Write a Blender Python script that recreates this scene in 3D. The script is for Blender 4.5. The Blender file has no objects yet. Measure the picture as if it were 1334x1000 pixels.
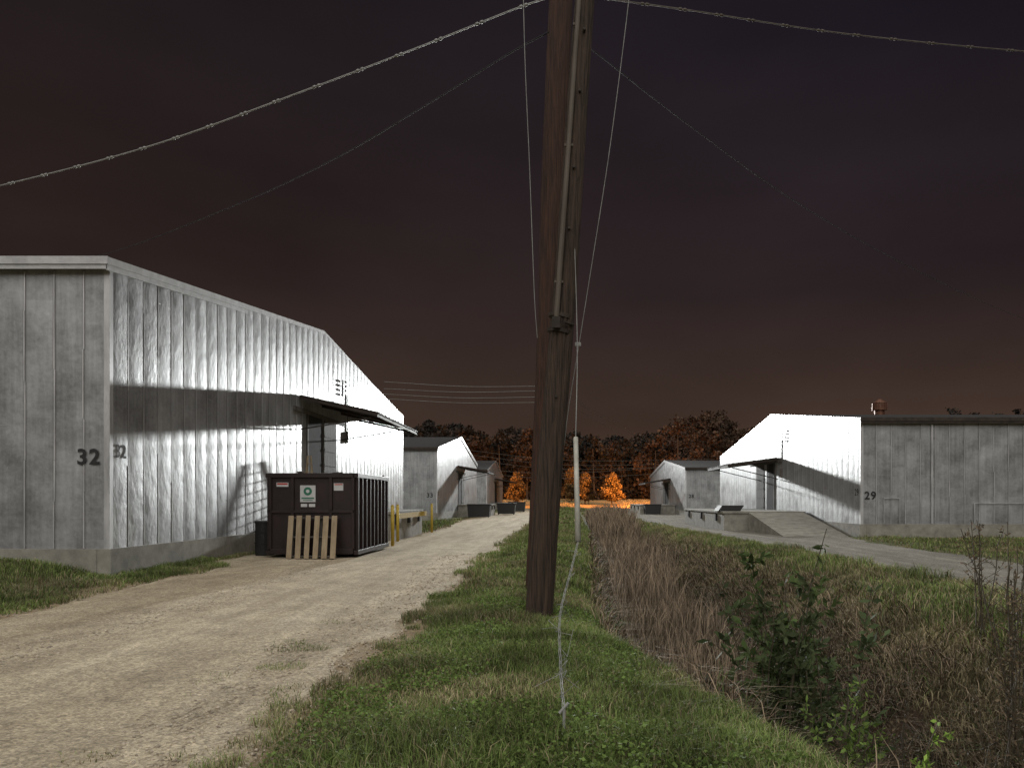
import bpy, math, numpy as np
from mathutils import Vector, Matrix
rng=np.random.default_rng(7)
scene=bpy.context.scene
COL=scene.collection
# ------------------------------------------------------------------ utils
_lat=np.random.default_rng(3).random((256,256))
def vn(x,y,s=1.0,o=0):
    x=np.asarray(x,float)*s+o*17.3+1000; y=np.asarray(y,float)*s+o*7.7+1000
    xi=np.floor(x).astype(int); yi=np.floor(y).astype(int); fx=x-xi; fy=y-yi
    fx=fx*fx*(3-2*fx); fy=fy*fy*(3-2*fy)
    a=_lat[xi%256,yi%256]; b=_lat[(xi+1)%256,yi%256]; c=_lat[xi%256,(yi+1)%256]; d=_lat[(xi+1)%256,(yi+1)%256]
    return (a*(1-fx)+b*fx)*(1-fy)+(c*(1-fx)+d*fx)*fy
def ss(t):
    t=np.clip(t,0,1); return t*t*(3-2*t)
def eL(y): return np.interp(y,[-10,0,5,7,10,14,20,42,100],[3,2.5,1.65,1.2,.35,.3,.6,1.4,2.4])
def eR(y): return np.interp(y,[-10,11,19,42,60,100],[6.3,6.8,7.2,6.0,5.3,4.2])
LL=([-12,4,10,15,19,21,28,31,45,60,150,400],[-9.5,-8.3,-7.9,-8.4,-8.3,-9.3,-9.4,-6.5,-6.6,-7.5,-7.0,-7.0])
LR=([-12,4,7,12,20,42,80,150,400],[-1.6,-2.0,-2.1,-2.0,-2.2,-1.9,-1.5,-1.0,-1.0])
RL=([-12,20,42,80,150,400],[8.0,8.1,6.8,5.6,4.5,4.5])
RR=([-12,30,35,150,400],[12.2,12.2,13.4,13.4,13.4])
def h(x,y):
    x=np.asarray(x,float); y=np.asarray(y,float)
    l=eL(y); r=eR(y)
    d=ss((x-l)/1.35)*ss((r-x)/3.7)*(1-ss((y-95)/25))*ss((y+14)/6)
    z=-1.55*d
    z=z+0.10*ss((x+2.0)/1.2)*ss((l+.2-x)/1.0)
    z=z+0.40*ss((-9.3-x)/2.5)*ss((17.6-y)/1.5)*ss((y-6)/8)
    z=z+1.5*ss((y-134)/45)
    wob=(vn(x,y,.35,1)-.5)*.10+(vn(x,y,1.3,2)-.5)*.05
    rd=((x>np.interp(y,*LL)-.2)&(x<np.interp(y,*LR)+.2))|((x>np.interp(y,*RL)-.2)&(x<np.interp(y,*RR)+.2))
    z=z+wob*np.where(rd,.35,1)
    return z
def fast(name,V,T,C=None,mat=None,smooth=False):
    V=np.asarray(V,np.float32); T=np.asarray(T,np.int32)
    me=bpy.data.meshes.new(name); me.vertices.add(len(V)); me.vertices.foreach_set("co",V.ravel())
    k=T.shape[1]
    me.loops.add(T.size); me.loops.foreach_set("vertex_index",T.ravel())
    me.polygons.add(len(T)); me.polygons.foreach_set("loop_start",np.arange(0,T.size,k,dtype=np.int32))
    try: me.polygons.foreach_set("loop_total",np.full(len(T),k,np.int32))
    except Exception: pass
    if smooth: me.polygons.foreach_set("use_smooth",np.ones(len(T),bool))
    me.update(calc_edges=True); me.validate()
    if C is not None:
        a=me.color_attributes.new("Col",'FLOAT_COLOR','POINT')
        cc=np.ones((len(V),4),np.float32); cc[:,:3]=C; a.data.foreach_set("color",cc.ravel())
    o=bpy.data.objects.new(name,me); COL.objects.link(o)
    if mat: me.materials.append(mat)
    return o
class MB:
    def __init__(s): s.v=[]; s.f=[]; s.m=[]; s.mi=0
    def add(s,vs,fs):
        b=len(s.v); s.v+= [tuple(v) for v in vs]
        for f in fs: s.f.append(tuple(i+b for i in f)); s.m.append(s.mi)
    def box(s,a,b):
        x0,y0,z0=[min(p,q) for p,q in zip(a,b)]; x1,y1,z1=[max(p,q) for p,q in zip(a,b)]
        s.add([(x0,y0,z0),(x1,y0,z0),(x1,y1,z0),(x0,y1,z0),(x0,y0,z1),(x1,y0,z1),(x1,y1,z1),(x0,y1,z1)],
              [(0,3,2,1),(4,5,6,7),(0,1,5,4),(1,2,6,5),(2,3,7,6),(3,0,4,7)])
    def beam(s,p,q,w,t,up=(0,0,1)):
        p=Vector(p);q=Vector(q);d=(q-p).normalized();u=Vector(up)
        a=d.cross(u)
        if a.length<1e-4: a=d.cross(Vector((1,0,0)))
        a.normalize(); b=a.cross(d).normalized(); a=a*w/2; b=b*t/2
        s.add([p-a-b,p+a-b,p+a+b,p-a+b,q-a-b,q+a-b,q+a+b,q-a+b],
              [(0,1,2,3),(7,6,5,4),(0,4,5,1),(1,5,6,2),(2,6,7,3),(3,7,4,0)])
    def cyl(s,p,q,r0,r1=None,n=10,cap=True):
        r1=r0 if r1 is None else r1
        p=Vector(p);q=Vector(q);d=(q-p).normalized();a=d.cross(Vector((0,0,1)))
        if a.length<1e-3: a=d.cross(Vector((1,0,0)))
        a.normalize(); b=d.cross(a)
        vs=[]
        for c,r in ((p,r0),(q,r1)):
            for i in range(n):
                t=2*math.pi*i/n; vs.append(c+a*(r*math.cos(t))+b*(r*math.sin(t)))
        fs=[(i,(i+1)%n,n+(i+1)%n,n+i) for i in range(n)]
        if cap: fs+= [tuple(range(n-1,-1,-1)),tuple(range(n,2*n))]
        s.add(vs,fs)
    def tube(s,pts,r,n=6):
        for a,b in zip(pts[:-1],pts[1:]): s.cyl(a,b,r,r,n,False)
    def prism(s,poly,off):
        n=len(poly); o=Vector(off); vs=[Vector(p) for p in poly]; vs=vs+[v+o for v in vs]
        s.add(vs,[tuple(range(n)),tuple(range(2*n-1,n-1,-1))]+[(i,n+i,n+(i+1)%n,(i+1)%n) for i in range(n)])
    def obj(s,name,mats,parent=None,smooth=False,bevel=0):
        me=bpy.data.meshes.new(name); me.from_pydata(s.v,[],s.f)
        if not isinstance(mats,(list,tuple)): mats=[mats]
        for m in mats: me.materials.append(m)
        me.polygons.foreach_set("material_index",s.m)
        me.update()
        import bmesh
        bm=bmesh.new(); bm.from_mesh(me); bmesh.ops.recalc_face_normals(bm,faces=bm.faces); bm.to_mesh(me); bm.free()
        if smooth: me.polygons.foreach_set("use_smooth",[True]*len(me.polygons))
        o=bpy.data.objects.new(name,me); COL.objects.link(o)
        if bevel:
            m=o.modifiers.new("b",'BEVEL'); m.width=bevel; m.segments=2; m.limit_method='ANGLE'
        if parent: attach(o,parent)
        return o
def empty(name,loc):
    e=bpy.data.objects.new(name,None); e.location=loc; e.empty_display_size=.5; COL.objects.link(e); return e
def attach(o,p):
    o.parent=p; o.matrix_parent_inverse=Matrix.Translation(-Vector(p.location))
# ------------------------------------------------------------------ materials
def newmat(name):
    m=bpy.data.materials.new(name); m.use_nodes=True; nt=m.node_tree
    return m,nt,nt.nodes["Principled BSDF"]
def N(nt,t,**k):
    n=nt.nodes.new(t)
    for a,b in k.items(): setattr(n,a,b)
    return n
def simple(name,c1,c2,rough=.7,metal=0,scale=6,stretch=(1,1,1),bump=.2,bscale=30,bdist=.02):
    m,nt,p=newmat(name); L=nt.links.new
    g=N(nt,"ShaderNodeNewGeometry"); mp=N(nt,"ShaderNodeMapping"); mp.inputs["Scale"].default_value=stretch
    L(g.outputs["Position"],mp.inputs["Vector"])
    n=N(nt,"ShaderNodeTexNoise"); n.inputs["Scale"].default_value=scale; n.inputs["Detail"].default_value=6; n.inputs["Roughness"].default_value=.65
    L(mp.outputs[0],n.inputs["Vector"])
    r=N(nt,"ShaderNodeValToRGB"); r.color_ramp.elements[0].position=.3; r.color_ramp.elements[1].position=.7
    r.color_ramp.elements[0].color=(*c1,1); r.color_ramp.elements[1].color=(*c2,1)
    L(n.outputs["Fac"],r.inputs[0]); L(r.outputs[0],p.inputs["Base Color"])
    p.inputs["Roughness"].default_value=rough; p.inputs["Metallic"].default_value=metal
    if bump:
        n2=N(nt,"ShaderNodeTexNoise"); n2.inputs["Scale"].default_value=bscale; n2.inputs["Detail"].default_value=5
        L(mp.outputs[0],n2.inputs["Vector"])
        b=N(nt,"ShaderNodeBump"); b.inputs["Strength"].default_value=bump; b.inputs["Distance"].default_value=bdist
        L(n2.outputs["Fac"],b.inputs["Height"]); L(b.outputs[0],p.inputs["Normal"])
    return m
def vcol(name,rough=.7,trans=.0):
    m,nt,p=newmat(name); a=N(nt,"ShaderNodeAttribute",attribute_name="Col")
    nt.links.new(a.outputs["Color"],p.inputs["Base Color"]); p.inputs["Roughness"].default_value=rough
    p.inputs["Specular IOR Level"].default_value=.12
    if trans:
        t=N(nt,"ShaderNodeBsdfTranslucent"); nt.links.new(a.outputs["Color"],t.inputs["Color"])
        mx=N(nt,"ShaderNodeMixShader"); mx.inputs[0].default_value=trans
        nt.links.new(p.outputs[0],mx.inputs[1]); nt.links.new(t.outputs[0],mx.inputs[2])
        nt.links.new(mx.outputs[0],nt.nodes["Material Output"].inputs["Surface"])
    return m
def metal_panel(name,lo,hi,pan=.65):
    m,nt,p=newmat(name); L=nt.links.new
    g=N(nt,"ShaderNodeNewGeometry"); s=N(nt,"ShaderNodeSeparateXYZ"); L(g.outputs["Position"],s.inputs[0])
    def M(op,a,b=None,c=None):
        n=N(nt,"ShaderNodeMath",operation=op)
        for i,v in enumerate((a,b,c)):
            if v is None: continue
            if isinstance(v,(int,float)): n.inputs[i].default_value=v
            else: L(v,n.inputs[i])
        return n.outputs[0]
    def noise(vec,sc,de,ro=.5):
        n=N(nt,"ShaderNodeTexNoise"); n.inputs["Scale"].default_value=sc; n.inputs["Detail"].default_value=de; n.inputs["Roughness"].default_value=ro; L(vec,n.inputs["Vector"]); return n.outputs["Fac"]
    def cmb(a,b,c=None):
        n=N(nt,"ShaderNodeCombineXYZ"); L(a,n.inputs[0]); L(b,n.inputs[1])
        if c is not None: L(c,n.inputs[2])
        return n.outputs[0]
    z=s.outputs[2]
    u=M('ADD',s.outputs[0],s.outputs[1]); pid=M('FLOOR',M('DIVIDE',u,pan))
    w1=N(nt,"ShaderNodeTexWhiteNoise",noise_dimensions='1D'); L(pid,w1.inputs["W"]); w1=w1.outputs["Value"]
    row=M('FLOOR',M('ADD',M('DIVIDE',z,2.6),w1))
    w2=N(nt,"ShaderNodeTexWhiteNoise",noise_dimensions='2D'); L(cmb(pid,row),w2.inputs["Vector"]); w2=w2.outputs["Value"]
    streak=noise(cmb(M('MULTIPLY',u,7.0),M('MULTIPLY',z,.35),w1),1.3,5,.6)
    blot=noise(cmb(u,z),.9,8,.62)
    spang=noise(cmb(u,z),9,5,.7)
    mix=M('ADD',M('ADD',M('ADD',M('MULTIPLY',w2,.08),M('MULTIPLY',streak,.26)),M('MULTIPLY',blot,.62)),M('MULTIPLY',spang,.26))
    r=N(nt,"ShaderNodeValToRGB"); e=r.color_ramp.elements
    e[0].position=.44; e[0].color=(lo*.985,lo,lo*1.015,1); e[1].position=.80; e[1].color=(hi*.985,hi,hi*1.02,1)
    L(mix,r.inputs[0])
    fr=M('FRACT',M('DIVIDE',u,pan)); ed=M('MINIMUM',fr,M('SUBTRACT',1.0,fr))
    ln=N(nt,"ShaderNodeMapRange"); L(ed,ln.inputs[0]); ln.inputs[1].default_value=.015; ln.inputs[2].default_value=.11; ln.inputs[3].default_value=.75; ln.inputs[4].default_value=0
    gz=N(nt,"ShaderNodeMapRange"); L(z,gz.inputs[0]); gz.inputs[1].default_value=.4; gz.inputs[2].default_value=1.4; gz.inputs[3].default_value=.25; gz.inputs[4].default_value=0
    gm=M('ADD',M('MULTIPLY',gz.outputs[0],blot),M('MULTIPLY',ln.outputs[0],streak))
    mx=N(nt,"ShaderNodeMix",data_type='RGBA'); L(gm,mx.inputs[0]); L(r.outputs[0],mx.inputs[6]); mx.inputs[7].default_value=(.12,.118,.115,1)
    L(mx.outputs[2],p.inputs["Base Color"])
    p.inputs["Metallic"].default_value=.5
    rr=N(nt,"ShaderNodeMapRange"); L(blot,rr.inputs[0]); rr.inputs[1].default_value=.3; rr.inputs[2].default_value=.7; rr.inputs[3].default_value=.36; rr.inputs[4].default_value=.56; L(rr.outputs[0],p.inputs["Roughness"])
    bow=M('MULTIPLY',M('SINE',M('MULTIPLY',fr,math.pi)),.62)
    dent=noise(cmb(M('MULTIPLY',u,1.8),M('MULTIPLY',z,1.5),w1),1.3,3,.5)
    crum=noise(cmb(M('MULTIPLY',u,6),M('MULTIPLY',z,2.6),w2),1.5,5,.6)
    hgt=M('ADD',M('ADD',M('MULTIPLY',dent,1.3),M('MULTIPLY',crum,.42)),bow)
    b=N(nt,"ShaderNodeBump"); b.inputs["Strength"].default_value=.5; b.inputs["Distance"].default_value=.022
    L(hgt,b.inputs["Height"]); L(b.outputs[0],p.inputs["Normal"])
    return m
M_wall=metal_panel("galvanised_panels",.19,.54)
M_trim=simple("metal_trim",(.36,.36,.365),(.56,.56,.565),.45,.3,3)
M_roof=simple("roof_dark",(.015,.015,.017),(.04,.038,.036),.8,.0,2)
M_conc=simple("concrete",(.18,.17,.145),(.36,.34,.29),.85,0,2.5,bump=.3)
M_seam=simple("seam_metal",(.32,.32,.325),(.72,.72,.73),.42,.4,2,(1,1,.3),bump=0)
M_dark=simple("painted_interior_shade",(.008,.007,.006),(.02,.017,.015),.9,0,3)
M_rustd=simple("dark_rusty_steel",(.02,.016,.013),(.07,.05,.037),.7,.3,5)
M_wooddoor=simple("weathered_door",(.04,.036,.032),(.13,.115,.10),.8,0,3,(3,3,.3))
M_black=simple("stencil_black",(.008,.008,.008),(.03,.03,.03),.7,0,20)
M_dump=simple("dumpster_paint",(.013,.007,.007),(.030,.015,.014),.5,.1,4,bump=.1)
M_pallet=simple("pallet_wood",(.24,.18,.11),(.42,.33,.22),.8,0,6,(1,1,.3))
M_yellow=simple("yellow_paint",(.40,.27,.02),(.55,.38,.05),.5,0,6)
M_white=simple("white_label",(.5,.5,.5),(.62,.62,.62),.5,0,6,bump=0)
M_green=simple("green_label",(.02,.13,.08),(.03,.18,.11),.5,0,6,bump=0)
M_red=simple("red_label",(.4,.03,.02),(.5,.04,.03),.5,0,6,bump=0)
M_pole=simple("creosote_wood",(.009,.006,.004),(.10,.064,.043),.85,0,8,(5,5,.2),bump=1,bscale=10,bdist=.04)
M_poleb=simple("creosote_wood_dark",(.014,.007,.005),(.10,.046,.028),.85,0,8,(5,5,.2),bump=1,bscale=10,bdist=.04)
M_cond=simple("weathered_conduit",(.07,.055,.04),(.15,.125,.10),.7,.1,6,(1,1,.2))
M_wire=simple("wire_light",(.22,.22,.21),(.36,.36,.34),.6,.1,6,bump=0)
M_wired=simple("wire_dim",(.02,.02,.022),(.035,.035,.036),.9,0,6,bump=0)
M_guard=simple("guy_guard_plastic",(.26,.25,.21),(.55,.53,.46),.6,0,5,(1,1,.6))
M_copper=simple("copper_vent",(.10,.045,.03),(.22,.10,.06),.5,.5,6)
M_ins=simple("porcelain",(.10,.085,.075),(.2,.17,.16),.4,0,6,bump=0)
M_bark=simple("bark",(.03,.022,.016),(.08,.06,.045),.9,0,5,(3,3,.5))
M_blade=vcol("grass_blades",.8); M_leaf=vcol("leaves",.75,.25); M_dry=vcol("dry_reeds",.85); M_far=vcol("far_foliage",.85)
def ground_mat():
    m,nt,p=newmat("soil_and_turf"); L=nt.links.new
    g=N(nt,"ShaderNodeNewGeometry")
    a=N(nt,"ShaderNodeAttribute",attribute_name="Col")
    n2=N(nt,"ShaderNodeTexNoise"); n2.inputs["Scale"].default_value=22; n2.inputs["Detail"].default_value=8; n2.inputs["Roughness"].default_value=.75; L(g.outputs["Position"],n2.inputs["Vector"])
    r=N(nt,"ShaderNodeValToRGB"); r.color_ramp.elements[0].position=.3; r.color_ramp.elements[0].color=(.45,.45,.45,1); r.color_ramp.elements[1].position=.72; r.color_ramp.elements[1].color=(1.5,1.4,1.3,1)
    L(n2.outputs["Fac"],r.inputs[0])
    mx=N(nt,"ShaderNodeMix",data_type='RGBA',blend_type='MULTIPLY'); mx.inputs[0].default_value=1; L(a.outputs["Color"],mx.inputs[6]); L(r.outputs[0],mx.inputs[7])
    L(mx.outputs[2],p.inputs["Base Color"]); p.inputs["Roughness"].default_value=.95; p.inputs["Specular IOR Level"].default_value=.1
    b=N(nt,"ShaderNodeBump"); b.inputs["Strength"].default_value=.8; b.inputs["Distance"].default_value=.04; L(n2.outputs["Fac"],b.inputs["Height"]); L(b.outputs[0],p.inputs["Normal"])
    return m
def gravel_mat(name,c0,c1,c2):
    m,nt,p=newmat(name); L=nt.links.new
    g=N(nt,"ShaderNodeNewGeometry")
    v=N(nt,"ShaderNodeTexVoronoi"); v.inputs["Scale"].default_value=55; L(g.outputs["Position"],v.inputs["Vector"])
    mp=N(nt,"ShaderNodeMapping"); mp.inputs["Scale"].default_value=(1.6,.18,1); L(g.outputs["Position"],mp.inputs["Vector"])
    n=N(nt,"ShaderNodeTexNoise"); n.inputs["Scale"].default_value=.9; n.inputs["Detail"].default_value=8; n.inputs["Roughness"].default_value=.65; L(mp.outputs[0],n.inputs["Vector"])
    n3=N(nt,"ShaderNodeTexNoise"); n3.inputs["Scale"].default_value=14; n3.inputs["Detail"].default_value=8; n3.inputs["Roughness"].default_value=.8; L(g.outputs["Position"],n3.inputs["Vector"])
    n4=N(nt,"ShaderNodeTexNoise"); n4.inputs["Scale"].default_value=1.6; n4.inputs["Detail"].default_value=5; L(g.outputs["Position"],n4.inputs["Vector"])
    r=N(nt,"ShaderNodeValToRGB"); e=r.color_ramp.elements; e[0].position=.32; e[0].color=(*c0,1); e[1].position=.68; e[1].color=(*c2,1); k=e.new(.5); k.color=(*c1,1)
    L(n.outputs["Fac"],r.inputs[0])
    sep=N(nt,"ShaderNodeSeparateColor"); L(v.outputs["Color"],sep.inputs[0])
    mr=N(nt,"ShaderNodeMapRange"); L(sep.outputs[0],mr.inputs[0]); mr.inputs[3].default_value=.66; mr.inputs[4].default_value=1.32
    mr2=N(nt,"ShaderNodeMapRange"); L(n3.outputs["Fac"],mr2.inputs[0]); mr2.inputs[1].default_value=.3; mr2.inputs[2].default_value=.7; mr2.inputs[3].default_value=.54; mr2.inputs[4].default_value=1.38
    mr4=N(nt,"ShaderNodeMapRange"); L(n4.outputs["Fac"],mr4.inputs[0]); mr4.inputs[1].default_value=.3; mr4.inputs[2].default_value=.7; mr4.inputs[3].default_value=.82; mr4.inputs[4].default_value=1.14
    mm=N(nt,"ShaderNodeMath",operation='MULTIPLY'); L(mr.outputs[0],mm.inputs[0]); L(mr2.outputs[0],mm.inputs[1])
    m4=N(nt,"ShaderNodeMath",operation='MULTIPLY'); L(mm.outputs[0],m4.inputs[0]); L(mr4.outputs[0],m4.inputs[1])
    vm=N(nt,"ShaderNodeVectorMath",operation='SCALE'); L(r.outputs[0],vm.inputs[0]); L(m4.outputs[0],vm.inputs["Scale"])
    L(vm.outputs[0],p.inputs["Base Color"]); p.inputs["Roughness"].default_value=.95; p.inputs["Specular IOR Level"].default_value=.1
    ad=N(nt,"ShaderNodeMath",operation='MULTIPLY_ADD'); L(v.outputs["Distance"],ad.inputs[0]); ad.inputs[1].default_value=-.6; L(n3.outputs["Fac"],ad.inputs[2])
    b=N(nt,"ShaderNodeBump"); b.inputs["Strength"].default_value=.7; b.inputs["Distance"].default_value=.025; L(ad.outputs[0],b.inputs["Height"]); L(b.outputs[0],p.inputs["Normal"])
    return m
M_ground=ground_mat()
M_gravel=gravel_mat("gravel_tan",(.32,.26,.18),(.43,.36,.255),(.54,.46,.335))
M_gravel2=gravel_mat("gravel_grey",(.15,.138,.115),(.205,.19,.16),(.26,.24,.205))
# ------------------------------------------------------------------ terrain
xs=np.unique(np.concatenate([np.linspace(-700,-60,17),np.linspace(-60,-14,40),np.arange(-14,16,.16),np.linspace(16,60,40),np.linspace(60,700,17)]))
ys=np.unique(np.concatenate([np.linspace(-60,-12,10),np.linspace(-12,2,30),np.arange(2,40,.16),np.linspace(40,130,110),np.linspace(130,200,50),np.linspace(205,900,30)]))
X,Y=np.meshgrid(xs,ys); Z=h(X,Y)
Vg=np.stack([X,Y,Z],-1).reshape(-1,3); nx,ny=len(xs),len(ys)
i,j=np.meshgrid(np.arange(nx-1),np.arange(ny-1)); b=(j*nx+i).ravel()
Tg=np.stack([b,b+1,b+nx+1,b+nx],-1)
gx,gy,gz=Vg.T
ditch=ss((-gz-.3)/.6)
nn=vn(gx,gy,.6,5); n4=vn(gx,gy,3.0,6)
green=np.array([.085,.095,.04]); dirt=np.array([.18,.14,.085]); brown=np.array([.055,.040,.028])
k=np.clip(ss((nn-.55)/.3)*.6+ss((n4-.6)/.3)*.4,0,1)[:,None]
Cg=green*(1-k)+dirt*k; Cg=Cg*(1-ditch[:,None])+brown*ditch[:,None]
rl=np.interp(gy,*LL); rr_=np.interp(gy,*LR); er=np.maximum(rl-gx,gx-rr_)
mk=(1-ss((er-.15)/.55))[:,None]*np.where(gy<130,1,0)[:,None]; Cg=Cg*(1-mk)+np.array([.34,.28,.19])*mk
pd=np.exp(-(((gx+.3)/.5)**2+((gy-10.6)/.6)**2))[:,None]; Cg=Cg*(1-pd)+np.array([.20,.13,.08])*pd
fk=ss((gy-128)/8)[:,None]; Cg=Cg*(1-fk)+np.array([.30,.22,.11])*fk
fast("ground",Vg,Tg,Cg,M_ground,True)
def road(name,Lc,Rc,mat,y0,y1,rag,seed):
    yy=np.unique(np.concatenate([np.arange(y0,45,.15),np.linspace(45,y1,160)])); nu=70
    u=np.linspace(0,1,nu)
    l=np.interp(yy,*Lc)+(vn(yy,yy*0,.9,seed)-.5)*rag+(vn(yy,yy*0,4,seed+1)-.5)*rag*.5
    r=np.interp(yy,*Rc)+(vn(yy,yy*0,.9,seed+2)-.5)*rag+(vn(yy,yy*0,4,seed+3)-.5)*rag*.5
    U,YY=np.meshgrid(u,yy); XX=l[:,None]*(1-U)+r[:,None]*U
    edge=ss(np.minimum(U,1-U)/.03)
    ZZ=h(XX,YY)-.02+.045*edge+ .02*np.sin(U*np.pi*4)*edge*.6+(vn(XX,YY,9,3)-.5)*.012*edge
    V=np.stack([XX,YY,ZZ],-1).reshape(-1,3); a,c=np.meshgrid(np.arange(nu-1),np.arange(len(yy)-1)); q=(c*nu+a).ravel()
    return fast(name,V,np.stack([q,q+1,q+nu+1,q+nu],-1),None,mat,True)
road("gravel_road",LL,LR,M_gravel,-10,132,.5,11)
road("gravel_road",RL,RR,M_gravel2,-10,130,.5,21)
def stones(name,n,xr,yr,size,mat,cond,thr=.45):
    x=rng.uniform(*xr,n); y=yr[0]+(yr[1]-yr[0])*rng.random(n)**1.6
    m=cond(x,y)&(vn(x,y,.8,77)+.3*rng.random(n)>thr); x=x[m];y=y[m];n=len(x); z=h(x,y)+.015
    base=np.array([(1,0,0),(-1,0,0),(0,1,0),(0,-1,0),(0,0,1),(0,0,-1)],float)
    F=np.array([(0,2,4),(2,1,4),(1,3,4),(3,0,4),(2,0,5),(1,2,5),(3,1,5),(0,3,5)])
    s=size*(.35+rng.random(n)**4*1.8)
    V=base[None]*s[:,None,None]*(.6+.8*rng.random((n,6,1))); V[:,:,2]*=.6
    an=rng.random(n)*6.28; c,si=np.cos(an)[:,None],np.sin(an)[:,None]
    vx=V[:,:,0]*c-V[:,:,1]*si; vy=V[:,:,0]*si+V[:,:,1]*c
    V=np.stack([vx+x[:,None],vy+y[:,None],V[:,:,2]+z[:,None]],-1)
    T=(F[None]+np.arange(n)[:,None,None]*6).reshape(-1,3)
    cc=(rng.uniform(.24,.56,(n,1))*np.array([1,.85,.66])); C=np.repeat(cc,6,0)
    return fast(name,V.reshape(-1,3),T,C,mat)
M_stone=vcol("stone",.9)
onL=lambda x,y:(x>np.interp(y,*LL))&(x<np.interp(y,*LR)+.15)
stones("gravel_stones",60000,(-9,-1.3),(3,24),.012,M_stone,onL,.36)
# ------------------------------------------------------------------ vegetation helpers
def blades(name,x,y,hh,w,lean,col,mat,z=None):
    n=len(x); z=h(x,y)-.01 if z is None else z
    az=rng.random(n)*6.283; la=rng.random(n)*6.283; ln=lean*(.3+rng.random(n))
    dx,dy=np.cos(az)*w/2,np.sin(az)*w/2; lx,ly=np.cos(la)*ln*hh,np.sin(la)*ln*hh
    V=np.empty((n,5,3))
    V[:,0]=np.stack([x-dx,y-dy,z],-1); V[:,1]=np.stack([x+dx,y+dy,z],-1)
    V[:,2]=np.stack([x+dx*.8+lx*.3,y+dy*.8+ly*.3,z+hh*.6],-1); V[:,3]=np.stack([x-dx*.8+lx*.3,y-dy*.8+ly*.3,z+hh*.6],-1)
    V[:,4]=np.stack([x+lx,y+ly,z+hh*(1-.35*np.minimum(ln,1))],-1)
    F=np.array([(0,1,2),(0,2,3),(3,2,4)])
    T=(F[None]+np.arange(n)[:,None,None]*5).reshape(-1,3)
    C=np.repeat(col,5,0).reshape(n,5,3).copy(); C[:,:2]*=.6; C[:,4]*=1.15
    return fast(name,V.reshape(-1,3),T,C.reshape(-1,3),mat)
def samp(n,xr,yr,p=1.0):
    x=rng.uniform(*xr,n); y=yr[0]+(yr[1]-yr[0])*rng.random(n)**p; return x,y
def gcol(n,x,y,dry=.16):
    g=np.array([.112,.160,.048]); g2=np.array([.215,.275,.085]); d=np.array([.36,.30,.18])
    t=rng.random((n,1)); c=g*(1-t)+g2*t
    zz=h(x,y)
    pdry=dry+.42*ss((vn(x,y,.9,9)-.48)/.3)+.75*ss((-zz-.08)/.4)+.7*ss((y-130)/10)+.10*(x>3)
    dr=(rng.random(n)<pdry)[:,None]
    c=np.where(dr,d*(.45+.7*rng.random((n,1))),c)
    return c*(.5+.95*vn(x,y,1.7,12))[:,None]*(.8+.4*rng.random((n,1)))
def off_road(x,y,rag=.5):
    a=(vn(x,y,1.5,31)-.5)*rag*1.2+(vn(x,y,6,32)-.5)*rag
    L_=(x>np.interp(y,*LL)+a)&(x<np.interp(y,*LR)-a*1.0); R_=(x>np.interp(y,*RL)+a)&(x<np.interp(y,*RR)-a)
    return ~(L_|R_)
GX=[];GY=[];GH=[];GW=[]
def grass_region(n,xr,yr,p,hh,w,cond=None,patch=.0):
    x,y=samp(n,xr,yr,p); m=off_road(x,y)
    m&=(vn(x,y,1.1,40)+.3*vn(x,y,4,41)>patch*rng.random(len(x))*1.4)
    if cond is not None: m&=cond(x,y)
    m&=((x+.3)**2+(y-10.7)**2>.10)
    x=x[m];y=y[m]; GX.append(x);GY.append(y)
    tuft=.5+1.1*vn(x,y,2.2,44)*(.5+vn(x,y,.7,45))
    GH.append(hh*(.5+.8*rng.random(len(x)))*tuft); GW.append(w*(.7+.6*rng.random(len(x))))
bank=lambda x,y:(x<eL(y)+.55)
grass_region(180000,(-2.9,2.6),(3.2,13),1.15,.13,.0055,bank,.40)
grass_region(70000,(-2.9,2.0),(13,45),1.5,.15,.013,bank,.2)
grass_region(20000,(-2.5,3.5),(45,110),1.3,.2,.045,lambda x,y:x<eL(y)+.3,.1)
grass_region(130000,(2.6,8.7),(6,45),1.2,.19,.012,lambda x,y:(x>eR(y)-2.9+.9*vn(x,y,.6,46))&(h(x,y)>-1.2),.25)
grass_region(36000,(12.0,34),(14,34),1.0,.13,.02,None,.2)
grass_region(10000,(3,7),(45,100),1.2,.2,.045,lambda x,y:x>eR(y)-1.5,.1)
grass_region(55000,(-16,-7.6),(8,17),1.0,.12,.010,lambda x,y:(x>-9.9)|(y<16.9),.45)
grass_region(22000,(-9.85,-7.4),(17,24),1.0,.13,.010,None,.55)
grass_region(6000,(-9.5,-5.9),(29,62),1.0,.22,.03,lambda x,y:(y>39),.3)
grass_region(26000,(-30,34),(120,180),1.0,.25,.12,None,.1)
x=rng.normal(-2.7,.3,12000); y=rng.uniform(3.5,11,12000); m=(vn(x,y,2.2,90)>.70)&(x<-2.2); x=x[m];y=y[m]; GX.append(x);GY.append(y);GH.append(.03+.05*rng.random(len(x)));GW.append(np.full(len(x),.006))
x=np.concatenate(GX);y=np.concatenate(GY);hh=np.concatenate(GH);w=np.concatenate(GW)
blades("grass",x,y,hh,w,.7,gcol(len(x),x,y),M_blade)
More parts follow.
